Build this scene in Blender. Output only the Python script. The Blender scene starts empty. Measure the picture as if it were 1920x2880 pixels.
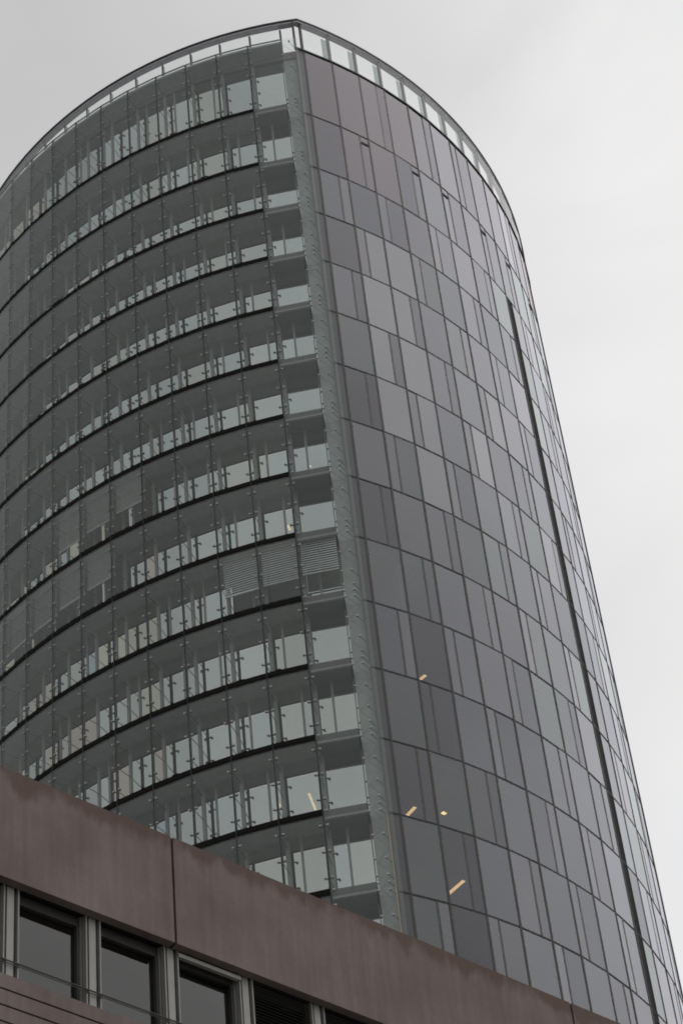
import bpy, math, random
from mathutils import Matrix, Vector

random.seed(11)
SC = bpy.context.scene
COL = SC.collection
EYE = 1.6                                   # eye height of the photographer

# ------------------------------------------------------------------ camera
cam_d = bpy.data.cameras.new('camera')
cam = bpy.data.objects.new('camera', cam_d)
COL.objects.link(cam)
SC.camera = cam
cam_d.sensor_fit = 'HORIZONTAL'
cam_d.sensor_width = 36.0
cam_d.lens = 6630 / 1920 * 36.0
cam_d.clip_start = 0.05
cam_d.clip_end = 5000
up = Vector((147 - 960, 5450 + 1440, -6630)).normalized()      # world up seen in camera axes
fw = Vector((0, 0, -1))
yy = (fw - fw.dot(up) * up).normalized()
xx = yy.cross(up)
m = Matrix((xx, yy, up)).to_4x4()
m.translation = Vector((0, 0, EYE))
cam.matrix_world = m

# ------------------------------------------------------------------ world: overcast sky
SUN_AZ, SUN_EL = math.radians(70), math.radians(68)             # azimuth from +Y towards +X
W = bpy.data.worlds.new('World')
SC.world = W
W.use_nodes = True
nt = W.node_tree
nt.nodes.clear()
N = nt.nodes.new
L = nt.links.new
out = N('ShaderNodeOutputWorld')
bg = N('ShaderNodeBackground')
bg.inputs['Strength'].default_value = 0.1
sky = N('ShaderNodeTexSky')
sky.sky_type = 'NISHITA'
sky.sun_disc = False
sky.sun_elevation = SUN_EL
sky.sun_rotation = SUN_AZ
sky.dust_density = 4.0
tc = N('ShaderNodeTexCoord')
dot = N('ShaderNodeVectorMath'); dot.operation = 'DOT_PRODUCT'
dot.inputs[1].default_value = (0.93, 0.30, -0.22)
L(tc.outputs['Generated'], dot.inputs[0])
rmp = N('ShaderNodeMapRange')
rmp.interpolation_type = 'SMOOTHSTEP'
rmp.inputs['From Min'].default_value = -0.35
rmp.inputs['From Max'].default_value = 0.45
rmp.inputs['To Min'].default_value = 5.3
rmp.inputs['To Max'].default_value = 9.1
L(dot.outputs['Value'], rmp.inputs['Value'])
nz = N('ShaderNodeTexNoise')
nz.inputs['Scale'].default_value = 3.2
nz.inputs['Detail'].default_value = 6.0
nz.inputs['Roughness'].default_value = 0.45
nz.inputs['Distortion'].default_value = 0.6
mp = N('ShaderNodeMapping')
mp.inputs['Scale'].default_value = (1.0, 1.0, 1.8)
mp.inputs['Location'].default_value = (0.3, 0.1, 0.7)
L(tc.outputs['Generated'], mp.inputs['Vector'])
L(mp.outputs['Vector'], nz.inputs['Vector'])
nr = N('ShaderNodeMapRange')
nr.inputs['From Min'].default_value = 0.3
nr.inputs['From Max'].default_value = 0.7
nr.inputs['To Min'].default_value = 0.85
nr.inputs['To Max'].default_value = 1.12
L(nz.outputs['Fac'], nr.inputs['Value'])
mul = N('ShaderNodeMath'); mul.operation = 'MULTIPLY'
sx0 = N('ShaderNodeSeparateXYZ'); L(tc.outputs['Generated'], sx0.inputs['Vector'])
fal = N('ShaderNodeMapRange'); fal.interpolation_type = 'SMOOTHSTEP'      # the cloud thickens steadily away from the sun's side
fal.inputs['From Min'].default_value = -0.85; fal.inputs['From Max'].default_value = -0.05
fal.inputs['To Min'].default_value = 0.76; fal.inputs['To Max'].default_value = 1.0
L(sx0.outputs['X'], fal.inputs['Value'])
mul0 = N('ShaderNodeMath'); mul0.operation = 'MULTIPLY'
L(rmp.outputs['Result'], mul0.inputs[0]); L(fal.outputs['Result'], mul0.inputs[1])
L(mul0.outputs['Value'], mul.inputs[0]); L(nr.outputs['Result'], mul.inputs[1])
tint = N('ShaderNodeMix'); tint.data_type = 'RGBA'; tint.blend_type = 'MULTIPLY'
tint.inputs['Factor'].default_value = 1.0
tint.inputs['A'].default_value = (1.0, 0.997, 0.992, 1)
L(mul.outputs['Value'], tint.inputs['B'])
mx = N('ShaderNodeMix'); mx.data_type = 'RGBA'
mx.inputs['Factor'].default_value = 0.96
L(sky.outputs['Color'], mx.inputs['A']); L(tint.outputs['Result'], mx.inputs['B'])
L(mx.outputs['Result'], bg.inputs['Color'])
L(bg.outputs['Background'], out.inputs['Surface'])

# ------------------------------------------------------------------ sun behind the cloud
sd = bpy.data.lights.new('sun', 'SUN')
sd.energy = 0.6
sd.angle = math.radians(20)
sd.color = (1.0, 0.97, 0.93)
sun = bpy.data.objects.new('sun', sd)
COL.objects.link(sun)
sdir = Vector((math.sin(SUN_AZ) * math.cos(SUN_EL), math.cos(SUN_AZ) * math.cos(SUN_EL), math.sin(SUN_EL)))
sun.rotation_euler = sdir.to_track_quat('Z', 'Y').to_euler()
sun.location = sdir * 200

SC.view_settings.view_transform = 'Standard'
SC.view_settings.look = 'None'
SC.view_settings.exposure = 0.0
SC.view_settings.gamma = 1.0
SC.render.engine = 'CYCLES'
SC.cycles.max_bounces = 6
SC.cycles.diffuse_bounces = 2
SC.cycles.transparent_max_bounces = 24
SC.cycles.glossy_bounces = 4
SC.cycles.use_denoising = True
SC.cycles.use_adaptive_sampling = True
SC.cycles.adaptive_threshold = 0.02
SC.cycles.filter_width = 1.8
SC.cycles.caustics_reflective = False
SC.cycles.caustics_refractive = False

# ------------------------------------------------------------------ materials
def new_mat(name):
    mt = bpy.data.materials.new(name)
    mt.use_nodes = True
    t = mt.node_tree
    t.nodes.clear()
    o = t.nodes.new('ShaderNodeOutputMaterial')
    return mt, t, o

def plain(name, col, rough=0.5, metal=0.0, var=0.12, scale=3.0, bump=0.0, spec=0.5):
    mt, t, o = new_mat(name)
    b = t.nodes.new('ShaderNodeBsdfPrincipled')
    b.inputs['Roughness'].default_value = rough
    b.inputs['Metallic'].default_value = metal
    b.inputs['Specular IOR Level'].default_value = spec
    c = t.nodes.new('ShaderNodeTexCoord')
    n = t.nodes.new('ShaderNodeTexNoise')
    n.inputs['Scale'].default_value = scale
    n.inputs['Detail'].default_value = 5
    t.links.new(c.outputs['Object'], n.inputs['Vector'])
    r = t.nodes.new('ShaderNodeMapRange')
    r.inputs['From Min'].default_value = 0.25
    r.inputs['From Max'].default_value = 0.75
    r.inputs['To Min'].default_value = 1 - var
    r.inputs['To Max'].default_value = 1 + var
    t.links.new(n.outputs['Fac'], r.inputs['Value'])
    x = t.nodes.new('ShaderNodeMix'); x.data_type = 'RGBA'; x.blend_type = 'MULTIPLY'
    x.inputs['Factor'].default_value = 1
    x.inputs['A'].default_value = (*col, 1)
    t.links.new(r.outputs['Result'], x.inputs['B'])
    t.links.new(x.outputs['Result'], b.inputs['Base Color'])
    if bump:
        bp = t.nodes.new('ShaderNodeBump')
        bp.inputs['Strength'].default_value = bump
        bp.inputs['Distance'].default_value = 0.01
        n2 = t.nodes.new('ShaderNodeTexNoise')
        n2.inputs['Scale'].default_value = scale * 30
        t.links.new(c.outputs['Object'], n2.inputs['Vector'])
        t.links.new(n2.outputs['Fac'], bp.inputs['Height'])
        t.links.new(bp.outputs['Normal'], b.inputs['Normal'])
    t.links.new(b.outputs['BSDF'], o.inputs['Surface'])
    return mt

def glass(name, ior, refl=(1, 1, 1), trans=(1, 1, 1), rough=0.0, haze=0.0, var=0.06, wave=0.0, coat=None):
    """coated sheet glass: a mirror coat over a tinted clear body, a pale veil painting in the milky glow"""
    mt, t, o = new_mat(name)
    nn, ll = t.nodes.new, t.links.new
    fr = nn('ShaderNodeFresnel')
    ge = nn('ShaderNodeNewGeometry')                 # a thin sheet reflects the same from either side
    io = nn('ShaderNodeMapRange')
    io.inputs['To Min'].default_value = ior; io.inputs['To Max'].default_value = 1 / ior
    ll(ge.outputs['Backfacing'], io.inputs['Value']); ll(io.outputs['Result'], fr.inputs['IOR'])
    tr = nn('ShaderNodeBsdfTransparent'); tr.inputs['Color'].default_value = (*trans, 1)
    gl = nn('ShaderNodeBsdfGlossy'); gl.inputs['Roughness'].default_value = rough
    oi = nn('ShaderNodeObjectInfo')
    r = nn('ShaderNodeMapRange')
    r.inputs['To Min'].default_value = 1 - var
    r.inputs['To Max'].default_value = 1.0
    ll(oi.outputs['Random'], r.inputs['Value'])
    x = nn('ShaderNodeMix'); x.data_type = 'RGBA'; x.blend_type = 'MULTIPLY'
    x.inputs['Factor'].default_value = 1
    x.inputs['A'].default_value = (*refl, 1)
    ll(r.outputs['Result'], x.inputs['B'])
    ll(x.outputs['Result'], gl.inputs['Color'])
    tcn = nn('ShaderNodeTexCoord')
    if wave:
        w = nn('ShaderNodeTexNoise'); w.inputs['Scale'].default_value = 0.9
        w.inputs['Detail'].default_value = 1
        ll(tcn.outputs['Object'], w.inputs['Vector'])
        bp = nn('ShaderNodeBump'); bp.inputs['Strength'].default_value = wave
        bp.inputs['Distance'].default_value = 0.02
        ll(w.outputs['Fac'], bp.inputs['Height'])
        ll(bp.outputs['Normal'], gl.inputs['Normal'])
    ms = nn('ShaderNodeMixShader')
    if coat is None:
        ll(fr.outputs['Fac'], ms.inputs['Fac'])
    else:                                            # solar coating: its mirror effect grows steadily towards grazing view
        lw = nn('ShaderNodeLayerWeight'); lw.inputs['Blend'].default_value = 0.5
        pw = nn('ShaderNodeMath'); pw.operation = 'POWER'; pw.inputs[1].default_value = 2.7
        ll(lw.outputs['Facing'], pw.inputs[0])
        mr = nn('ShaderNodeMapRange'); mr.inputs['To Min'].default_value = coat; mr.inputs['To Max'].default_value = 1.0
        ll(pw.outputs['Value'], mr.inputs['Value'])
        ll(mr.outputs['Result'], ms.inputs['Fac'])
    ll(tr.outputs['BSDF'], ms.inputs[1]); ll(gl.outputs['BSDF'], ms.inputs[2])
    last = ms.outputs['Shader']
    if haze:  # patchy pale diffuse mixed in, painting the milky glow of the glass
        df = nn('ShaderNodeBsdfDiffuse'); df.inputs['Color'].default_value = (0.62, 0.64, 0.62, 1)
        dn = nn('ShaderNodeTexNoise'); dn.inputs['Scale'].default_value = 0.7
        dn.inputs['Detail'].default_value = 5
        ll(tcn.outputs['Object'], dn.inputs['Vector'])
        dr = nn('ShaderNodeMapRange')
        dr.inputs['From Min'].default_value = 0.3; dr.inputs['From Max'].default_value = 0.75
        dr.inputs['To Min'].default_value = haze * 0.35; dr.inputs['To Max'].default_value = haze * 1.7
        ll(dn.outputs['Fac'], dr.inputs['Value'])
        m2 = nn('ShaderNodeMixShader')
        ll(dr.outputs['Result'], m2.inputs['Fac'])
        ll(last, m2.inputs[1]); ll(df.outputs['BSDF'], m2.inputs[2])
        last = m2.outputs['Shader']
    ll(last, o.inputs['Surface'])
    return mt

def clear(name):
    mt, t, o = new_mat(name)
    tr = t.nodes.new('ShaderNodeBsdfTransparent')
    t.links.new(tr.outputs['BSDF'], o.inputs['Surface'])
    return mt

def emit(name, col, strength):
    mt, t, o = new_mat(name)
    e = t.nodes.new('ShaderNodeEmission')
    e.inputs['Color'].default_value = (*col, 1)
    e.inputs['Strength'].default_value = strength
    t.links.new(e.outputs['Emission'], o.inputs['Surface'])
    return mt

def brown_panel(name, stains):
    """red-brown rendered concrete with cloudy weathering and, on the parapet, run-down stains under the coping"""
    mt, t, o = new_mat(name)
    nn, ll = t.nodes.new, t.links.new
    b = nn('ShaderNodeBsdfPrincipled'); b.inputs['Roughness'].default_value = 0.85
    b.inputs['Specular IOR Level'].default_value = 0.25
    c = nn('ShaderNodeTexCoord'); g = nn('ShaderNodeNewGeometry')
    n1 = nn('ShaderNodeTexNoise'); n1.inputs['Scale'].default_value = 0.9; n1.inputs['Detail'].default_value = 6
    n1.inputs['Roughness'].default_value = 0.6
    ll(g.outputs['Position'], n1.inputs['Vector'])
    n2 = nn('ShaderNodeTexNoise'); n2.inputs['Scale'].default_value = 55; n2.inputs['Detail'].default_value = 3
    ll(g.outputs['Position'], n2.inputs['Vector'])
    cr = nn('ShaderNodeValToRGB')
    e = cr.color_ramp.elements
    e[0].position = 0.3; e[0].color = (0.165, 0.124, 0.117, 1)
    e[1].position = 0.72; e[1].color = (0.230, 0.186, 0.173, 1)
    ll(n1.outputs['Fac'], cr.inputs['Fac'])
    r2 = nn('ShaderNodeMapRange'); r2.inputs['To Min'].default_value = 0.78; r2.inputs['To Max'].default_value = 1.22
    ll(n2.outputs['Fac'], r2.inputs['Value'])
    x = nn('ShaderNodeMix'); x.data_type = 'RGBA'; x.blend_type = 'MULTIPLY'; x.inputs['Factor'].default_value = 1
    ll(cr.outputs['Color'], x.inputs['A']); ll(r2.outputs['Result'], x.inputs['B'])
    ms_ = nn('ShaderNodeMapping'); ms_.inputs['Scale'].default_value = (5.0, 5.0, 0.35)
    ll(g.outputs['Position'], ms_.inputs['Vector'])
    n4 = nn('ShaderNodeTexNoise'); n4.inputs['Scale'].default_value = 1.6; n4.inputs['Detail'].default_value = 5
    ll(ms_.outputs['Vector'], n4.inputs['Vector'])
    r4 = nn('ShaderNodeMapRange'); r4.inputs['From Min'].default_value = 0.3; r4.inputs['From Max'].default_value = 0.7
    r4.inputs['To Min'].default_value = 0.90; r4.inputs['To Max'].default_value = 1.08
    ll(n4.outputs['Fac'], r4.inputs['Value'])
    x4 = nn('ShaderNodeMix'); x4.data_type = 'RGBA'; x4.blend_type = 'MULTIPLY'; x4.inputs['Factor'].default_value = 1
    ll(x.outputs['Result'], x4.inputs['A']); ll(r4.outputs['Result'], x4.inputs['B'])
    col = x4.outputs['Result']
    if stains:
        sx = nn('ShaderNodeSeparateXYZ'); ll(c.outputs['Object'], sx.inputs['Vector'])
        mpn = nn('ShaderNodeMapping'); mpn.inputs['Scale'].default_value = (0.7, 0.7, 0.25)
        ll(g.outputs['Position'], mpn.inputs['Vector'])
        n3 = nn('ShaderNodeTexNoise'); n3.inputs['Scale'].default_value = 2.4; n3.inputs['Detail'].default_value = 6
        n3.inputs['Roughness'].default_value = 0.62
        ll(mpn.outputs['Vector'], n3.inputs['Vector'])
        # object z runs from 0 (coping) downward; a stain reaches as far down as the noise says
        ma = nn('ShaderNodeMath'); ma.operation = 'MULTIPLY_ADD'
        ll(n3.outputs['Fac'], ma.inputs[0]); ma.inputs[1].default_value = 1.5; ma.inputs[2].default_value = -0.52
        ad = nn('ShaderNodeMath'); ad.operation = 'ADD'
        ll(ma.outputs['Value'], ad.inputs[0]); ll(sx.outputs['Z'], ad.inputs[1])
        r3 = nn('ShaderNodeMapRange'); r3.interpolation_type = 'SMOOTHSTEP'
        r3.inputs['From Min'].default_value = -0.11; r3.inputs['From Max'].default_value = 0.14
        r3.inputs['To Min'].default_value = 0.0; r3.inputs['To Max'].default_value = 0.72
        ll(ad.outputs['Value'], r3.inputs['Value'])
        y = nn('ShaderNodeMix'); y.data_type = 'RGBA'
        ll(r3.outputs['Result'], y.inputs['Factor'])
        ll(col, y.inputs['A']); y.inputs['B'].default_value = (0.105, 0.066, 0.05, 1)
        col = y.outputs['Result']
    ll(col, b.inputs['Base Color'])
    bp = nn('ShaderNodeBump'); bp.inputs['Strength'].default_value = 0.25; bp.inputs['Distance'].default_value = 0.01
    ll(n2.outputs['Fac'], bp.inputs['Height']); ll(bp.outputs['Normal'], b.inputs['Normal'])
    ll(b.outputs['BSDF'], o.inputs['Surface'])
    return mt

M = dict(
    mullion=plain('dark_mullion', (0.048, 0.045, 0.041), 0.4),
    joint=plain('black_joint', (0.006, 0.006, 0.006), 0.6),
    band=plain('dark_vent_band', (0.017, 0.016, 0.015), 0.9, spec=0.1),
    alu=plain('pale_aluminium', (0.26, 0.26, 0.25), 0.4, 0.0),
    cream=plain('cream_window_frame', (0.34, 0.33, 0.31), 0.45),
    steel=plain('steel_rod', (0.035, 0.038, 0.04), 0.6, 0.0, spec=0.2),
    clip=plain('bright_steel_clip', (0.50, 0.50, 0.48), 0.3, 0.5),
    soffit=plain('cavity_soffit', (0.46, 0.475, 0.455), 0.7),
    ceil=plain('office_ceiling', (0.42, 0.43, 0.41), 0.8),
    part=plain('office_partition', (0.30, 0.28, 0.26), 0.8),
    edge=plain('slab_edge', (0.045, 0.043, 0.045), 0.7),
    cornerp=plain('corner_metal', (0.075, 0.073, 0.08), 0.4),
    louvre=plain('louvre_metal', (0.026, 0.026, 0.025), 0.5),
    finedge=plain('glass_fin_edge', (0.15, 0.18, 0.18), 0.5),
    fascia=plain('walkway_fascia', (0.13, 0.13, 0.125), 0.7),
    sash=plain('dark_sash', (0.045, 0.043, 0.04), 0.5),
    core=plain('core_wall', (0.16, 0.15, 0.145), 0.8),
    wall=plain('corner_panel', (0.36, 0.37, 0.365), 0.5),
    blind=plain('blind_slat', (0.8, 0.8, 0.78), 0.45),
    darkblind=plain('dark_blind_slat', (0.035, 0.033, 0.031), 0.5),
    coping=plain('rim_coping', (0.02, 0.02, 0.018), 0.5),
    rimsoff=plain('rim_soffit', (0.45, 0.45, 0.50), 0.5),
    frit=glass('crown_glass', 1.45, (1, 1, 1), (0.98, 1.0, 1.0), haze=0.08),
    fin=glass('crown_fin_glass', 1.8, (1, 1, 1), (0.55, 0.6, 0.58), haze=0.12),
    outer=glass('outer_skin_glass', 1.70, (0.95, 1, 0.985), (0.905, 0.95, 0.938), haze=0.034, wave=0.05),
    clear=clear('glass_body'),
    brown=brown_panel('brown_render', True),
    brownb=brown_panel('brown_board', False),
    darkin=plain('dark_reveal', (0.01, 0.0095, 0.009), 0.8),
    ground=plain('street_paving', (0.22, 0.215, 0.21), 0.85, scale=0.4, bump=0.3),
    roof=plain('roof_gravel', (0.22, 0.21, 0.20), 0.9, scale=1.0),
    lamp=emit('lamp_tube', (1.0, 0.68, 0.28), 2.8),
    lampbody=plain('lamp_housing', (0.5, 0.48, 0.42), 0.4),
    rod=plain('ochre_cable', (0.55, 0.36, 0.22), 0.6),
)
IN = []
for i, tn in enumerate([(1.0, 1.0, 0.98), (0.96, 1.0, 1.0), (1.0, 0.97, 0.94), (1.0, 0.88, 0.80), (0.86, 0.94, 1.0), (1.0, 0.95, 0.82)]):
    IN.append(glass('inner_glass_%d' % i, 10.0, tn, (0.5, 0.52, 0.51), var=0.12, wave=0.04))
RG = dict(
    mauve=glass('mauve_coated_glass', 2.5, (0.98, 0.915, 0.96), (0.30, 0.26, 0.29), var=0.06, wave=0.06, coat=0.08),
    grey=glass('grey_coated_glass', 2.5, (0.925, 0.935, 1.0), (0.36, 0.38, 0.40), var=0.20, wave=0.06, coat=0.105),
    bright=glass('bright_coated_glass', 2.5, (0.955, 0.955, 1.0), (0.30, 0.30, 0.31), var=0.10, wave=0.06, coat=0.185),
    dark=glass('dark_coated_glass', 2.5, (0.93, 0.91, 0.97), (0.26, 0.25, 0.27), var=0.08, wave=0.06, coat=0.06),
    green=glass('green_coated_glass', 2.5, (0.935, 0.97, 0.985), (0.42, 0.46, 0.46), var=0.12, wave=0.06, coat=0.08),
    warm=glass('warm_coated_glass', 2.5, (0.945, 0.93, 0.99), (0.34, 0.335, 0.355), var=0.16, wave=0.06, coat=0.11),
)
NG = glass('low_building_glass', 1.85, (1.0, 0.99, 0.98), (0.5, 0.52, 0.52), wave=0.1)

# ------------------------------------------------------------------ mesh helpers
BOXF = [(0, 1, 5, 4), (1, 2, 6, 5), (2, 3, 7, 6), (3, 0, 4, 7), (4, 5, 6, 7), (3, 2, 1, 0)]   # front (y0) first

class MB:
    def __init__(self):
        self.v, self.f, self.mi = [], [], []
    def box(self, x0, x1, y0, y1, z0, z1, mi=(0,) * 6, xf=None):
        k = len(self.v)
        c = [(x0, y0, z0), (x1, y0, z0), (x1, y1, z0), (x0, y1, z0), (x0, y0, z1), (x1, y0, z1), (x1, y1, z1), (x0, y1, z1)]
        if xf is not None:
            c = [tuple(xf @ Vector(p)) for p in c]
        self.v += c
        for n, q in enumerate(BOXF):
            if n == 2 and mi[n] == 1 and mi[0] == 0: continue       # glass sheets need no rear face
            self.f.append(tuple(k + i for i in q)); self.mi.append(mi[n])
        return self
    def bar(self, p, q, r, n=6):
        p, q = Vector(p), Vector(q)
        d = (q - p).normalized()
        a = d.orthogonal().normalized(); b = d.cross(a)
        k = len(self.v)
        for e in (p, q):
            for i in range(n):
                t = 2 * math.pi * i / n
                self.v.append(tuple(e + (a * math.cos(t) + b * math.sin(t)) * r))
        for i in range(n):
            j = (i + 1) % n
            self.f.append((k + i, k + j, k + n + j, k + n + i)); self.mi.append(0)
        self.f.append(tuple(k + n - 1 - i for i in range(n))); self.mi.append(0)
        self.f.append(tuple(k + n + i for i in range(n))); self.mi.append(0)
        return self
    def ring(self, outer, inner, z0, z1, closed=False):
        """a wall between two polylines, with top and bottom"""
        n = len(outer); k = len(self.v)
        for (o, i) in zip(outer, inner):
            self.v += [(o[0], o[1], z0), (i[0], i[1], z0), (i[0], i[1], z1), (o[0], o[1], z1)]
        for s in range(n if closed else n - 1):
            a, b = k + 4 * s, k + 4 * ((s + 1) % n)
            self.f += [(a, b, b + 3, a + 3), (a + 3, b + 3, b + 2, a + 2), (a + 2, b + 2, b + 1, a + 1), (a + 1, b + 1, b, a)]
            self.mi += [0] * 4
        if not closed:
            a, b = k, k + 4 * (n - 1)
            self.f += [(a, a + 3, a + 2, a + 1), (b, b + 1, b + 2, b + 3)]; self.mi += [0, 0]
        return self
    def prism(self, pts, z0, z1, sides=True):
        k = len(self.v); n = len(pts)
        self.v += [(p[0], p[1], z0) for p in pts] + [(p[0], p[1], z1) for p in pts]
        self.f += [tuple(k + n - 1 - i for i in range(n)), tuple(k + n + i for i in range(n))]; self.mi += [0, 0]
        for i in range(n):
            j = (i + 1) % n
            self.f.append((k + i, k + j, k + n + j, k + n + i)); self.mi.append(0)
        return self
    def mesh(self, name, *mats):
        me = bpy.data.meshes.new(name)
        me.from_pydata(self.v, [], self.f)
        for mt in mats:
            me.materials.append(mt)
        if any(self.mi):
            me.polygons.foreach_set('material_index', self.mi)
        me.update()
        return me

def put(name, me, parent=None, loc=(0, 0, 0), rz=0.0):
    o = bpy.data.objects.new(name, me)
    COL.objects.link(o)
    o.parent = parent
    o.location = loc
    o.rotation_euler = (0, 0, rz)
    return o

def tag(o, label=None, cat=None, group=None, kind=None):
    if label: o['label'] = label
    if cat: o['category'] = cat
    if group: o['group'] = group
    if kind: o['kind'] = kind
    return o

GLASSMI = (0, 1, 1, 1, 1, 1)
CACHE = {}
def pane_mesh(w, z0, z1, mt, t=0.02, x0=0.0):
    key = ('pane', round(w, 3), round(z0, 3), round(z1, 3), mt.name, round(x0, 3), t)
    if key not in CACHE:
        CACHE[key] = MB().box(x0, x0 + w, 0, t, z0, z1, GLASSMI).mesh('pane', mt, M['clear'])
    return CACHE[key]

# ------------------------------------------------------------------ ground
me = MB().box(-1500, 1500, -1500, 1500, -0.5, 0.0).mesh('ground', M['ground'])
tag(put('ground', me), kind='structure')

# ------------------------------------------------------------------ the tower: plan and storeys
CL, RLO, RLI = (1.139, 92.27), 22.80, 21.84          # left face: outer glass skin, inner window wall
CR, RR = (-11.41, 90.54), 23.566                     # right face
R_ = math.radians
def pl(a, r=RLO): a = R_(a); return (CL[0] + r * math.sin(a), CL[1] - r * math.cos(a))
def pr(a, r=RR): a = R_(a); return (CR[0] + r * math.sin(a), CR[1] - r * math.cos(a))
H1 = 90.145 + EYE
def zf(k):                                           # height of storey line k
    return {0: H1 + 4.25, -1: 99.86 + EYE}.get(k, H1 - 3.5 * (k - 1))
ZTOP, ZRIM = zf(-1), 102.55 + EYE
NST = 27
SB, S0 = 3.97, 31.35                                 # right bays
NB = 22
def ra(b): return S0 + SB * b
LB, L0 = 4.2, -7.83                                  # left bays
NL = 19
def la(j): return L0 - LB * j                        # j = -1 is the corner bay's right edge
CORNER_R, CORNER_L = 30.25, -1.95                    # where the two faces meet
RIGHT_END = ra(NB)
LEFT_END = la(NL)

TOWER = put('office_tower', None, None, (-3.0, 90.0, 0))
TOWER.empty_display_size = 5
tag(TOWER, 'tall rounded glass office tower filling the picture, with a dark rim round its roof', 'tower')
TB = Vector((-3.0, 90.0, 0))
def loc(p, z=0.0): return (p[0] - TB.x, p[1] - TB.y, z)
def T2(p): return (p[0] - TB.x, p[1] - TB.y)

# plan outline used by slabs, roof and rim
def outline(dl, dr, step=1.985):
    pts = []
    a = LEFT_END
    while a < CORNER_L - 0.5:
        pts.append(pl(a, 21.95 - dl)); a += LB / 2
    pts.append(pl(CORNER_L - 0.3, 21.95 - dl))
    a = CORNER_R + 0.6
    pts.append(pr(a, RR - dr))
    a = S0 + SB / 2
    while a <= RIGHT_END + 0.01:
        pts.append(pr(a, RR - dr)); a += SB / 2
    p0, p1 = Vector(pts[-1]), Vector(pts[0])          # rear arc bulging away from us
    mid = (p0 + p1) / 2; ch = p1 - p0
    nrm = Vector((ch.y, -ch.x)).normalized()
    if nrm.y < 0: nrm = -nrm
    for i in range(1, 16):
        t = i / 16
        s = 8.2 * (1 - (2 * t - 1) ** 2)
        q = p0 + ch * t + nrm * s
        pts.append((q.x, q.y))
    return pts

slab_pts = [T2(p) for p in outline(0.55, 0.30)]
slab_me = MB().prism(slab_pts, -0.55, -0.05).mesh('floor_slab', M['ceil'])
for k in range(0, NST):
    put('floor_slab', slab_me, TOWER, (0, 0, zf(k)))
tag(put('roof', MB().prism([T2(p) for p in outline(0.02, 0.06)], -0.6, -0.06).mesh('roof', M['roof']), TOWER, (0, 0, ZTOP)))
core_pts = [(-3.0 + 8 * math.sin(t * math.pi / 9), 92.0 + 8 * math.cos(t * math.pi / 9)) for t in range(18)]
put('core', MB().prism([T2(p) for p in core_pts][::-1], 0, ZTOP - 0.7).mesh('core', M['core']), TOWER)

# ---------------------------------------------------------------- right face
PAT = [{0: 'r', 2: 'r', 4: 'r', 6: 'l'}, {1: 'r', 3: 'r', 5: 'l', 7: 'l'}, {0: 'r', 2: 'l', 4: 'l', 6: 'r'}, {1: 'l', 3: 'l', 5: 'r', 7: 'r'}]
def secondary(s, b):
    if b == 8 and s >= 2: return 'l'
    if s == 0 and b == 0: return None
    bb = b if b < 8 else (b - 8 + 1) % 8
    return PAT[s % 4].get(bb)
BW = 2 * RR * math.sin(R_(SB / 2))
FL = 0.035
def rbay(b):                                         # origin and heading of a flat bay of the right face
    return pr(ra(b)), R_(ra(b) + SB / 2)
BRIGHT = {(3, 2), (4, 1), (4, 2), (5, 1), (5, 2), (6, 1), (6, 2), (3, 1), (7, 2), (5, 5), (6, 4)}
DARK = {(1, 0), (3, 0), (6, 0), (8, 0), (12, 0), (11, 1), (13, 1), (12, 2), (14, 1), (10, 1)}
def tint(s, b):
    r = random.random()
    if (s, b) in BRIGHT: return 'bright'
    if (s, b) in DARK: return 'dark'
    if s == 0: return 'mauve' if b < 2 or r < 0.45 else 'warm'
    if s == 1 and b in (1, 2): return 'mauve'
    if s >= 8 and b == 0: return 'green' if r < 0.75 else 'grey'
    if s >= 9 and b == 1: return 'green' if r < 0.6 else 'grey'
    return 'grey' if r < 0.55 else 'warm' if r < 0.85 else 'green'

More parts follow.
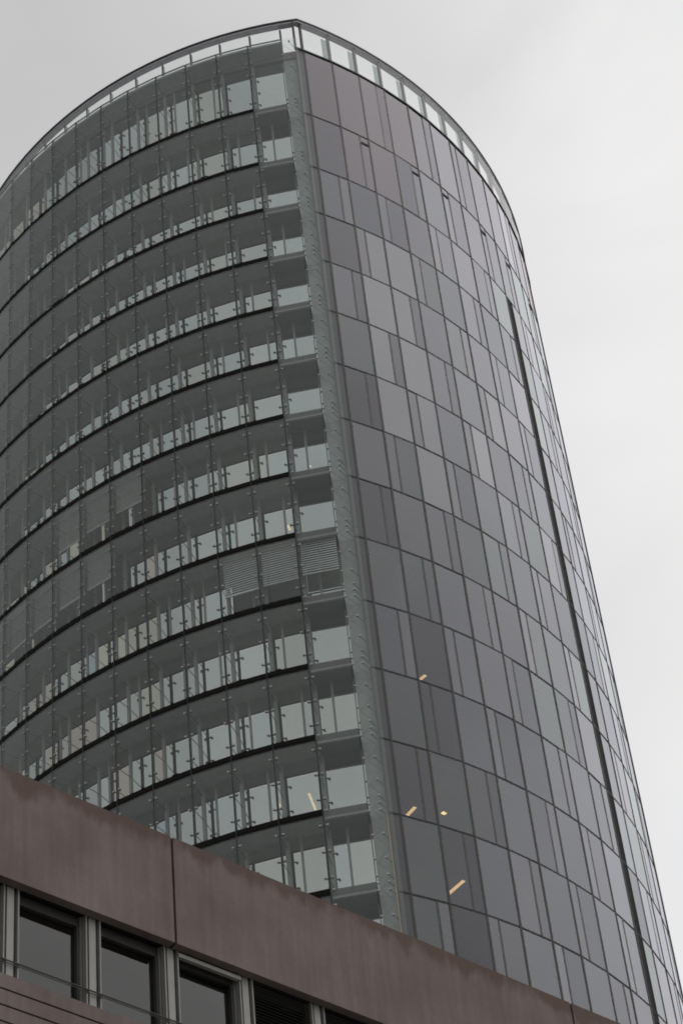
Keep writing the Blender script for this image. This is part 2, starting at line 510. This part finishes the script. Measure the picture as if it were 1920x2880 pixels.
rest = {k: MB() for k in RG}
sec_rest = MB()
sec_mesh = {}
for s in range(NST):
    z1, z0 = (zf(s - 1), zf(s))
    h = z1 - z0
    for b in range(NB):
        o, rz = rbay(b)
        c = secondary(s, b)
        cuts = [0, 1] if c is None else [0, 1 / 3, 1] if c == 'l' else [0, 2 / 3, 1]
        if b == 8 and s >= 2: cuts = [1 / 3, 1]      # the louvre strip stands in the first third
        own = s <= 14 and b <= 9
        tn = tint(s, b)
        for q in range(len(cuts) - 1):
            x0, x1 = cuts[q] * BW + 0.02, cuts[q + 1] * BW - 0.02
            narrow = (x1 - x0) < 0.4 * BW
            t2 = tn if not narrow or tn in ('mauve', 'dark') else 'warm'
            tilt = random.uniform(-0.10, 0.10)
            if own:
                p = put('glass_pane', pane_mesh(x1 - x0, FL, h - FL, RG[t2], 0.03, x0), TOWER, loc(o, z0), rz)
                p.rotation_euler = (R_(tilt), 0, rz + R_(random.uniform(-0.12, 0.12)))
            else:
                xf = Matrix.Translation(loc(o, z0)) @ Matrix.Rotation(rz, 4, 'Z')
                rest[t2].box(x0, x1, 0, 0.03, FL, h - FL, GLASSMI, xf)
        if c and not (b == 8 and s >= 2):
            xc = BW / 3 if c == 'l' else 2 * BW / 3
            if own:
                key = round(h, 2)
                if key not in sec_mesh:
                    sec_mesh[key] = MB().box(-0.046, 0.046, -0.008, 0.11, FL, h - FL).mesh('slim_mullion', M['mullion'])
                d = Vector((math.cos(rz), math.sin(rz))) * xc
                put('slim_mullion', sec_mesh[key], TOWER, loc((o[0] + d.x, o[1] + d.y), z0), rz)
            else:
                xf = Matrix.Translation(loc(o, z0)) @ Matrix.Rotation(rz, 4, 'Z')
                sec_rest.box(xc - 0.046, xc + 0.046, -0.008, 0.11, FL, h - FL, xf=xf)
            if s == 1:
                a0, a1 = (0.06, xc - 0.05) if c == 'l' else (xc + 0.05, BW - 0.06)
                if b <= 12: put('vent_slot', MB().box(a0, a1, -0.035, 0.04, h - 0.62, h - 0.5).mesh('vent_slot', M['joint']), TOWER, loc(o, z0), rz)
for k in RG:
    tag(put('glass_pane', rest[k].mesh('far_panes', RG[k], M['clear']), TOWER), kind='stuff')
tag(put('slim_mullion', sec_rest.mesh('far_slim_mullions', M['mullion']), TOWER), kind='stuff')
# the slender pane between the corner and the first mullion
o = pr(CORNER_R); w = RR * R_(S0 - CORNER_R)
for s in range(NST):
    put('corner_pane', MB().box(0.01, w - 0.01, 0, 0.1, FL, zf(s - 1) - zf(s) - FL).mesh('corner_pane', M['cornerp']), TOWER, loc(o, zf(s)), R_((S0 + CORNER_R) / 2))
# vertical mullions, one for each bay line
mul_me = MB().box(-0.06, 0.06, -0.010, 0.14, 0, ZTOP - 0.04).box(-0.012, 0.012, -0.02, -0.010, 0, ZTOP - 0.04).mesh('mullion', M['mullion'])
for b in range(NB + 1):
    if b == 8: pass
    put('mullion', mul_me, TOWER, loc(pr(ra(b))), R_(ra(b)))
# black storey joints
jo = [T2(pr(CORNER_R, RR + 0.016))] + [T2(pr(ra(b), RR + 0.016)) for b in range(NB + 1)]
ji = [T2(pr(CORNER_R, RR - 0.10))] + [T2(pr(ra(b), RR - 0.10)) for b in range(NB + 1)]
joint_me = MB().ring(jo, ji, -0.033, 0.033).mesh('storey_joint', M['joint'])
for k in range(0, NST):
    put('storey_joint', joint_me, TOWER, (0, 0, zf(k)))
jo = [T2(pr(CORNER_R, RR + 0.05))] + [T2(pr(ra(b), RR + 0.05)) for b in range(NB + 1)]
put('parapet_rail', MB().ring(jo, ji, -0.05, 0.05).mesh('parapet_rail', M['joint']), TOWER, (0, 0, ZTOP))
eo = [T2(pr(a, RR - 0.20)) for a in [CORNER_R + 0.5] + [ra(b) for b in range(NB + 1)]]
ei = [T2(pr(a, RR - 0.295)) for a in [CORNER_R + 0.5] + [ra(b) for b in range(NB + 1)]]
edge_me = MB().ring(eo, ei, -0.56, -0.04).mesh('slab_edge', M['edge'])
for k in range(-1, NST):
    put('slab_edge', edge_me, TOWER, (0, 0, zf(k)))
# the dark louvre strip
o, rz = rbay(8)
lv = MB().box(0.03, BW / 3 + 0.05, 0.09, 0.2, 0, zf(1) - 0.04)
z = 0.1
while z < zf(1) - 0.1:
    lv.box(0.05, BW / 3 + 0.02, -0.01, 0.10, z, z + 0.035); z += 0.13
lv.box(BW / 3 + 0.02, BW / 3 + 0.07, -0.03, 0.15, 0, zf(1) - 0.04)
tag(put('louvre_strip', lv.mesh('louvre_strip', M['louvre']), TOWER, loc(o), rz), 'black louvred strip running down the right face')
# office partitions behind the glass
par_me = MB().box(-0.05, 0.05, 0.32, 5.2, 0.0, 2.94).mesh('partition', M['part'])
for s in range(2, 16):
    for b in range(0, 10):
        if random.random() < 0.33:
            put('partition', par_me, TOWER, loc(pr(ra(b)), zf(s)), R_(ra(b)))

# ---------------------------------------------------------------- left face, inner window wall
BI = 2 * RLI * math.sin(R_(LB / 2))
BO = 2 * RLO * math.sin(R_(LB / 2))
def lbay(j, r):                                      # left end of bay j and heading
    return pl(la(j + 1), r), R_(la(j) - LB / 2)
def frame_mesh(h, cut):
    key = ('frame', round(h, 2), cut)
    if key not in CACHE:
        f = MB()
        f.box(-0.05, 0.05, -0.05, 0.12, 0.0, h - 0.16)
        f.box(0.05, 0.09, -0.012, 0.10, 0.1, h - 0.16)
        f.box(BI - 0.09, BI - 0.05, -0.012, 0.10, 0.1, h - 0.16)
        f.box(0.09, BI - 0.09, -0.02, 0.10, 0.0, 0.12)
        if cut:
            f.box(cut * BI - 0.045, cut * BI + 0.045, -0.03, 0.10, 0.12, h - 0.16)
        CACHE[key] = f.mesh('window_frame', M['alu'])
    return CACHE[key]
in_rest = MB(); fr_rest = MB()
for s in range(NST):
    z1, z0 = zf(s - 1), zf(s)
    h = z1 - z0
    for j in range(-1, NL):
        o, rz = lbay(j, RLI)
        cut = [None, 1 / 3, 2 / 3][(s + 2 * j + (j // 3)) % 3] if j >= 0 else (0.42 if s % 2 else None)
        own = s <= 14 and j <= 10
        if own:
            cs = [0, 1] if not cut else [0, cut, 1]
            for q in range(len(cs) - 1):
                g = IN[random.choice([0, 0, 1, 2, 3, 4, 5]) if j > 3 and (s > 6 or j > 7) else random.choice([0, 0, 1, 1, 2])]
                w = put('inner_window', pane_mesh((cs[q + 1] - cs[q]) * BI, 0.1, h - 0.16, g, 0.025, cs[q] * BI), TOWER, loc(o, z0), rz)
                w.rotation_euler = (R_(random.uniform(-0.15, 0.15)), 0, rz)
                if q == 0: f = put('window_frame', frame_mesh(h, cut), w)
        else:
            xf = Matrix.Translation(loc(o, z0)) @ Matrix.Rotation(rz, 4, 'Z')
            in_rest.box(0, BI, 0, 0.025, 0.1, h - 0.16, GLASSMI, xf)
            fr_rest.box(-0.075, 0.075, -0.05, 0.12, 0, h - 0.25, xf=xf)
tag(put('inner_window', in_rest.mesh('far_inner_windows', IN[0], M['clear']), TOWER), kind='stuff')
tag(put('window_frame', fr_rest.mesh('far_window_frames', M['alu']), TOWER), kind='stuff')
# spandrel at each floor edge of the inner wall
so = [T2(pl(la(j), RLI + 0.0)) for j in range(NL, -2, -1)] + [T2(pl(CORNER_L, RLI))]
si = [T2(pl(la(j), RLI - 0.25)) for j in range(NL, -2, -1)] + [T2(pl(CORNER_L, RLI - 0.25))]
spm = MB().ring(so, si, -0.16, 0.10).mesh('floor_edge', M['soffit'])
for k in range(-1, NST):
    put('floor_edge', spm, TOWER, (0, 0, zf(k)))
# closed grey panel wall next to the corner
wo = [T2(pl(la(-1), RLI + 0.01)), T2(pl(CORNER_L, RLI + 0.01))]
wi = [T2(pl(la(-1), RLI - 0.2)), T2(pl(CORNER_L, RLI - 0.2))]
for s in range(NST):
    put('corner_panel', MB().ring(wo, wi, zf(s) + 0.012, zf(s - 1) - 0.012).mesh('corner_panel', M['wall']), TOWER)

ret = MB().ring([T2(pl(CORNER_L, RLI)), T2(pr(CORNER_R - 0.03, RR - 0.02))], [T2(pl(CORNER_L + 0.5, RLI)), T2(pr(CORNER_R + 0.4, RR - 0.04))], 0, ZTOP - 0.1)
put('corner_return', ret.mesh('corner_return', M['wall']), TOWER)

# ---------------------------------------------------------------- left face, outer skin
G = 0.17
out_rest = MB()
for s in range(NST):
    z1, z0 = zf(s - 1), zf(s)
    h = z1 - z0
    top = h - (G if s else 0.1)
    for j in range(-1, NL):
        o, rz = lbay(j, RLO)
        if s <= 14 and j <= 10:
            w = put('outer_glass_pane', pane_mesh(BO - 0.03, G, top, M['outer'], 0.02, 0.015), TOWER, loc(o, z0), rz)
            w.rotation_euler = (R_(random.uniform(-0.06, 0.06)), 0, rz)
        else:
            xf = Matrix.Translation(loc(o, z0)) @ Matrix.Rotation(rz, 4, 'Z')
            out_rest.box(0.015, BO - 0.015, 0, 0.02, G, top, GLASSMI, xf)
    # corner bay: a shallow glass strip instead of the open slot
    o, rz = lbay(-1, RLO)
    put('outer_glass_strip', pane_mesh(BO - 0.03, -G + 0.015, G - 0.015, M['outer'], 0.02, 0.015), TOWER, loc(o, z0), rz)
    # wing beyond the inner wall
    o = pl(la(-1), RLO); wl = RLO * R_(-1.41 - la(-1))
    put('wing_pane', pane_mesh(wl - 0.02, G, top, M['outer'], 0.02, 0.01), TOWER, loc(o, z0), R_((la(-1) - 1.41) / 2))
    put('wing_strip', pane_mesh(wl - 0.02, -G + 0.015, G - 0.015, M['outer'], 0.02, 0.01), TOWER, loc(o, z0), R_((la(-1) - 1.41) / 2))
tag(put('outer_glass_pane', out_rest.mesh('far_outer_panes', M['outer'], M['clear']), TOWER), kind='stuff')
# dark ventilation slot and the walkway behind it, at every storey
def arc(j0, j1, r): return [T2(pl(la(j), r)) for j in range(j1, j0 - 1, -1)]
slot = MB().ring(arc(0, NL, RLO - 0.03), arc(0, NL, RLO - 0.10), -G + 0.02, -0.055)
slot.ring(arc(0, NL, RLO - 0.02), arc(0, NL, RLO - 0.10), -0.045, 0.05)
slot.ring(arc(0, NL, RLO - 0.03), arc(0, NL, RLO - 0.10), 0.06, G - 0.015)
slot_me = slot.mesh('ventilation_slot', M['band'])
walk_me = MB().ring(arc(0, NL, RLO - 0.101), arc(0, NL, RLI + 0.02), -0.13, 0.10).mesh('walkway', M['soffit'])
cw_me = MB().ring(arc(-1, 0, RLO - 0.14), arc(-1, 0, RLI + 0.02), -0.17, 0.16).mesh('walkway', M['fascia'])
rail_me = MB().ring(arc(-1, 0, RLO - 0.10), arc(-1, 0, RLO - 0.20), -0.27, -0.172).mesh('walkway_edge', M['alu'])
for k in range(0, NST):
    put('ventilation_slot', slot_me, TOWER, (0, 0, zf(k)))
    put('walkway', walk_me, TOWER, (0, 0, zf(k)))
    put('walkway', cw_me, TOWER, (0, 0, zf(k)))
    put('walkway_edge', rail_me, TOWER, (0, 0, zf(k)))
put('walkway', MB().ring(arc(-1, NL, RLO - 0.06), arc(-1, NL, RLI + 0.02), -0.13, 0.0).mesh('walkway', M['soffit']), TOWER, (0, 0, ZTOP - 0.16))
put('glass_top_rail', MB().ring(arc(-1, NL, RLO + 0.01), arc(-1, NL, RLO - 0.05), -0.10, -0.05).mesh('glass_top_rail', M['alu']), TOWER, (0, 0, ZTOP))
# steel rods behind the glass joints
rod_me = MB().bar((0, 0.10, 0), (0, 0.10, ZTOP - 0.05), 0.045, 8).box(-0.022, 0.022, 0.003, 0.06, 0, ZTOP - 0.12).box(-0.062, -0.023, 0.11, 0.13, 0, ZTOP - 0.12, (1,) * 6).mesh('support_rod', M['steel'], M['finedge'])
for j in range(0, NL + 1):
    put('support_rod', rod_me, TOWER, loc(pl(la(j), RLO)), R_(la(j)))
# point fixings holding the panes (hundreds of tiny clips)
clips, arms = MB(), MB()
def clip(a, z, dx):
    p = pl(a, RLO)
    xf = Matrix.Translation(loc(p, z)) @ Matrix.Rotation(R_(a), 4, 'Z')
    clips.box(dx - 0.045, dx + 0.045, -0.03, 0.0, -0.028, 0.028, xf=xf)
    clips.box(dx - 0.04, dx + 0.04, 0.021, 0.06, -0.03, 0.03, xf=xf)
for s in range(0, 16):
    zt, h = zf(s - 1), zf(s - 1) - zf(s)
    for j in range(0, 12):
        for d in ((0.6, 1.75, 2.9) if h < 4 else (0.6, 1.6, 2.6, h - 0.6)):
            p = pl(la(j), RLO)
            clip(la(j), zt - d, -0.14); clip(la(j), zt - d, 0.14)
            xf = Matrix.Translation(loc(p, zt - d)) @ Matrix.Rotation(R_(la(j)), 4, 'Z')
            arms.box(-0.16, 0.16, 0.06, 0.10, -0.02, 0.02, xf=xf)
            arms.bar(xf @ Vector((0, 0.1, 0)), xf @ Vector((0, 0.95, 0.05)), 0.015)
    for a in (la(-1) + 0.12, -2.5):
        for d in (0.32, 1.4, 2.45, h - 0.32, h):
            clip(a, zt - d, 0)
            xf = Matrix.Translation(loc(pl(a, RLO), zt - d)) @ Matrix.Rotation(R_(a), 4, 'Z')
            if a > -3:
                arms.bar(xf @ Vector((0, 0.05, 0)), xf @ Vector((0.2, 0.45, 0.02)), 0.011)
    clip(la(0), zf(s) + 0.05, 0.14)
tag(put('glass_clip', clips.mesh('glass_clips', M['clip']), TOWER), kind='stuff')
tag(put('clip_arm', arms.mesh('clip_arms', M['steel']), TOWER), kind='stuff')
# zigzag bracing in the glass wing
for s in range(0, 16):
    zt, h = zf(s - 1), zf(s - 1) - zf(s)
    br = MB(); n = 6 if h < 4 else 8
    for i in range(n):
        a0, a1 = (-3.35, -2.15) if i % 2 == 0 else (-2.15, -3.35)
        br.bar((*T2(pl(a0, RLO - 0.42)), -h * i / n), (*T2(pl(a1, RLO - 0.42)), -h * (i + 1) / n), 0.007, 5)
    put('wing_bracing', br.mesh('wing_bracing', M['finedge']), TOWER, (0, 0, zt))
# an ochre cable down the wing, low on the tower
a = -2.0
put('cable', MB().bar((*T2(pl(a, RLO - 0.3)), 30), (*T2(pl(a, RLO - 0.3)), 52.9), 0.018).mesh('cable', M['rod']), TOWER)

# ---------------------------------------------------------------- lowered venetian blinds in the cavity
def blind(s, j, drop, pitch=0.125):
    o, rz = lbay(j, RLI + 0.6)
    w = 2 * (RLI + 0.6) * math.sin(R_(LB / 2))
    zt = zf(s - 1) - 0.16
    b = MB()
    z = 0.0
    while z > -drop:
        k = len(b.v)
        xf = Matrix.Translation((0, 0, z)) @ Matrix.Rotation(R_(60), 4, 'X')
        b.box(0.08, w - 0.08, -0.055, 0.055, -0.003, 0.003, xf=xf)
        z -= pitch
    b.box(0.08, w - 0.08, -0.03, 0.03, -drop - 0.06, -drop - 0.02)
    b.box(0.08, w - 0.08, -0.05, 0.05, 0.02, 0.10)
    o3 = put('venetian_blind', b.mesh('venetian_blind', M['blind']), TOWER, loc(o, zt), rz)
    tag(o3, 'half lowered grey venetian blind')
for s, j, d in [(7, 4, 1.6), (7, 5, 1.75), (7, 6, 1.85), (8, 5, 1.6), (8, 6, 1.7), (8, 7, 1.85), (8, 8, 1.85), (8, 9, 1.85),
                (9, 1, 1.9), (9, 0, 1.85), (9, -1, 1.75)]:
    blind(s, j, d)

# ---------------------------------------------------------------- crown of the tower
rim_o, rim_i = [T2(p) for p in outline(-0.06, -0.05)], [T2(p) for p in outline(0.32, 0.32)]
rim_m = [T2(p) for p in outline(0.0, 0.0)]
put('rim_coping', MB().ring(rim_o, rim_i, ZRIM - 0.10, ZRIM, True).mesh('rim_coping', M['coping']), TOWER)
put('rim_soffit', MB().ring(rim_m, [T2(p) for p in outline(0.30, 0.30)], ZRIM - 0.24, ZRIM - 0.102, True).mesh('rim_soffit', M['rimsoff']), TOWER)
ch = ZRIM - 0.24 - ZTOP
post_me = MB().box(-0.05, 0.05, 0.05, 0.2, 0.0, ch).mesh('crown_post', M['mullion'])
fin_me = MB().box(-0.42, -0.06, 0.12, 0.14, 0.0, ch * 0.78).mesh('crown_fin', M['fin'])
for b in range(-1, NB + 1):
    a = ra(b) if b >= 0 else CORNER_R
    if b >= 0:
        put('crown_post', post_me, TOWER, loc(pr(a), ZTOP + 0.05), R_(a))
        if b >= 1: put('crown_fin', fin_me, TOWER, loc(pr(a), ZTOP + 0.05), R_(a))
    if 0 <= b < NB:
        o, rz = rbay(b)
        put('crown_glass', pane_mesh(BW - 0.04, 0.05, ch, M['frit'], 0.02, 0.02), TOWER, loc(o, ZTOP), rz)
for j in range(-1, NL + 1):
    put('crown_post', post_me, TOWER, loc(pl(la(j), 21.95), ZTOP - 0.4), R_(la(j)))
    if j < NL:
        o, rz = lbay(j, 21.95)
        put('crown_glass', pane_mesh(BI - 0.04, -0.5, ch, M['frit'], 0.02, 0.02), TOWER, loc(o, ZTOP), rz)
put('crown_post', MB().box(-0.05, 0.05, 0.02, 0.14, 0, ch).mesh('crown_post', M['mullion']), TOWER, loc(pr(CORNER_R), ZTOP), R_(15))
# rear wall, out of sight, one glazed skin
back = outline(0.0, 0.0)[-16:] + [outline(0.0, 0.0)[0]]
tag(put('rear_glazing', MB().ring([T2(p) for p in back], [(T2(p)[0] * 0.985, T2(p)[1] * 0.985) for p in back], 0, ZTOP).mesh('rear_glazing', RG['grey']), TOWER))

# ---------------------------------------------------------------- lit ceiling lamps inside the tower
def ray(px, py):
    d = m.to_3x3() @ Vector((px - 960, -(py - 1440), -6630))
    return d
def ceil_pt(px, py, zc):
    d = ray(px, py); t = (zc - EYE) / d.z
    return Vector((d.x * t, d.y * t, zc))
LAMPS = [
    (13, (1261, 2513), (1304, 2476), 'long glowing yellow ceiling lamp behind the right face, lowest and longest of the lit strips'),
    (12, (1145, 2292), (1167, 2269), 'short ribbed yellow ceiling lamp right of the corner, one storey above the longest lit strip'),
    (12, (1243, 2284), (1252, 2289), 'tiny yellow ceiling lamp right of the short ribbed one on the same storey'),
    (10, (1181, 1910), (1196, 1898), 'small yellow ceiling lamp highest up behind the right face'),
    (12, (868, 2231), (887, 2277), 'slanting yellow ceiling lamp left of the corner, behind the outer glass skin'),
    (12, (782, 2258), (790, 2277), 'small yellow ceiling lamp left of the slanting one on the same storey'),
    (8, (808, 1476), (816, 1490), 'small yellow ceiling lamp above the row of lowered blinds near the corner'),
    (7, (869, 1308), (874, 1312), 'tiny yellow ceiling lamp, highest of all the lit lamps, next to the corner'),
]
for s, a, b, lab in LAMPS:
    zc = zf(s - 1) - 0.56
    p, q = ceil_pt(*a, zc), ceil_pt(*b, zc)
    d = (q - p); ln = max(d.length, 0.14); ang = math.atan2(d.y, d.x)
    t = put('ceiling_lamp', None, None, p, ang)
    wdt = 0.075 if a[0] > 1000 else 0.045
    put('lamp_housing', MB().box(-0.02, ln + 0.02, -wdt - 0.02, wdt + 0.02, -0.02, 0.008).mesh('lamp_housing', M['lampbody']), t)
    lb = MB(); x = 0.0
    while x < ln:
        lb.box(x, min(x + 0.085, ln), -wdt, wdt, -0.034, -0.021); x += 0.12
    put('lamp_tube', lb.mesh('lamp_tube', M['lamp']), t)
    tag(t, lab, 'lamp', 'lit ceiling lamps inside the tower')

# ------------------------------------------------------------------ the brown building in front
HT = 20.0 + EYE
FN = 1.0637 * 20.0
NB_ROOT = put('low_building', None, None, (-FN / math.sqrt(2), FN / math.sqrt(2), 0), R_(45))
tag(NB_ROOT, 'red-brown low building with a plain stained parapet across the bottom left', 'building')
U0, U1 = 1.2, 49.0
DEP = 11.0
ZB = 18.215 + EYE                    # underside of the parapet
ZS = 16.735 + EYE                    # window sill
u = 17.127 - 2 * 7.965
while u < U1 - 1:
    pm = MB().box(0.022, 7.943, 0.0, 0.14, ZB - HT, 0.0).mesh('parapet_panel', M['brown'])
    put('parapet_panel', pm, NB_ROOT, (u, 0, HT))
    put('panel_joint', MB().box(-0.024, 0.024, 0.05, 0.135, ZB - HT + 0.01, -0.03).mesh('panel_joint', M['darkin']), NB_ROOT, (u, 0, HT))
    u += 7.965
put('roof', MB().box(U0, U1, 0.36, DEP, HT - 0.9, HT - 0.5).mesh('roof', M['roof']), NB_ROOT)
put('wall', MB().box(U0, U1, 0.45, DEP, 0, ZS - 1.9).box(U0, U0 + 0.4, 0.47, DEP - 0.01, ZS - 1.9, HT - 0.9)
    .box(U0 + 0.4, U1, DEP - 0.4, DEP, ZS - 1.9, HT - 0.9).mesh('wall', M['brownb']), NB_ROOT)
put('room_ceiling', MB().box(U0 + 0.45, U1, 0.62, DEP - 0.45, ZB + 0.3, ZB + 0.4).mesh('room_ceiling', M['part']), NB_ROOT)
put('room_wall', MB().box(U0 + 0.45, U1, 4.0, 4.1, ZS - 1.8, ZB + 0.29).mesh('room_wall', M['core']), NB_ROOT)
put('shaded_blind_housing', MB().box(U0, U1, 0.141, 0.60, ZB + 0.06, ZB + 0.28).mesh('shaded_blind_housing', M['darkin']), NB_ROOT)  # near-black colour paints the shadow behind the parapet edge
# cladding boards below the windows
bh = 0.236
for i in range(8):
    z1 = ZS - i * bh
    put('cladding_board', MB().box(U0, U1, 0.0, 0.10, z1 - bh + 0.028, z1).mesh('cladding_board', M['brownb']), NB_ROOT)
put('board_backing', MB().box(U0, U1, 0.07, 0.42, ZS - 8 * bh, ZS - 0.02).mesh('board_backing', M['darkin']), NB_ROOT)
put('window_sill', MB().box(U0, U1, 0.10, 0.42, ZS - 0.02, ZS + 0.005).mesh('window_sill', M['cream']), NB_ROOT)
# windows
BAY = 1.312
Y = 0.22
u = 14.525 - 6 * BAY
i = 0
while u < 34:
    h0, h1 = ZS + 0.005, ZB + 0.02
    wn = put('window', MB().box(0.0, 0.0 + BAY, Y + 0.10, Y + 0.12, h0, h1 + 0.2, GLASSMI).mesh('window', NG, M['clear']), NB_ROOT, (u, 0, 0))
    f = MB().box(-0.055, 0.055, Y - 0.05, Y + 0.10, h0, h1)
    put('post', f.mesh('post', M['cream']), wn)
    fr = MB()
    for sx in (-1, 1):
        fr.box(sx * 0.112 - 0.011, sx * 0.112 + 0.011, Y - 0.075, Y + 0.02, h0, h1)
        fr.box(sx * 0.142 - 0.007, sx * 0.142 + 0.007, Y + 0.01, Y + 0.095, h0, h1)
    fr.box(-0.13, -0.063, Y + 0.03, Y + 0.09, h0, h1, (1,) * 6).box(0.063, 0.13, Y + 0.03, Y + 0.09, h0, h1, (1,) * 6)
    put('guide_rail', fr.mesh('guide_rail', M['alu'], M['darkin']), wn)
    fd = MB().box(0.15, 0.18, Y + 0.04, Y + 0.14, h0, h1).box(BAY - 0.19, BAY - 0.15, Y + 0.04, Y + 0.14, h0, h1)
    fd.box(0.181, BAY - 0.191, Y + 0.04, Y + 0.14, h0, h0 + 0.07).box(0.181, BAY - 0.191, Y + 0.04, Y + 0.14, h1 - 0.15, h1)
    put('sash', fd.mesh('sash', M['sash']), wn)
    r = MB().bar((-0.10, Y - 0.09, ZS + 0.32), (BAY - 0.10, Y - 0.09, ZS + 0.32), 0.013)
    r.bar((-0.10, Y - 0.09, ZS + 0.285), (BAY - 0.10, Y - 0.09, ZS + 0.285), 0.008)
    put('guard_rail', r.mesh('guard_rail', M['mullion']), wn)
    if i == 8:
        put('blind_rail', MB().box(0.11, BAY - 0.11, Y - 0.10, Y - 0.04, ZB - 0.10, ZB - 0.04).mesh('blind_rail', M['cream']), wn)
    if i >= 9:
        bl = MB(); z = h1
        while z > h0 + 0.02:
            xf = Matrix.Translation((0, Y - 0.02, z)) @ Matrix.Rotation(R_(40), 4, 'X')
            bl.box(0.12, BAY - 0.12, -0.03, 0.03, -0.003, 0.003, xf=xf); z -= 0.052
        put('blind', bl.mesh('blind', M['darkblind']), wn)
    u += BAY; i += 1
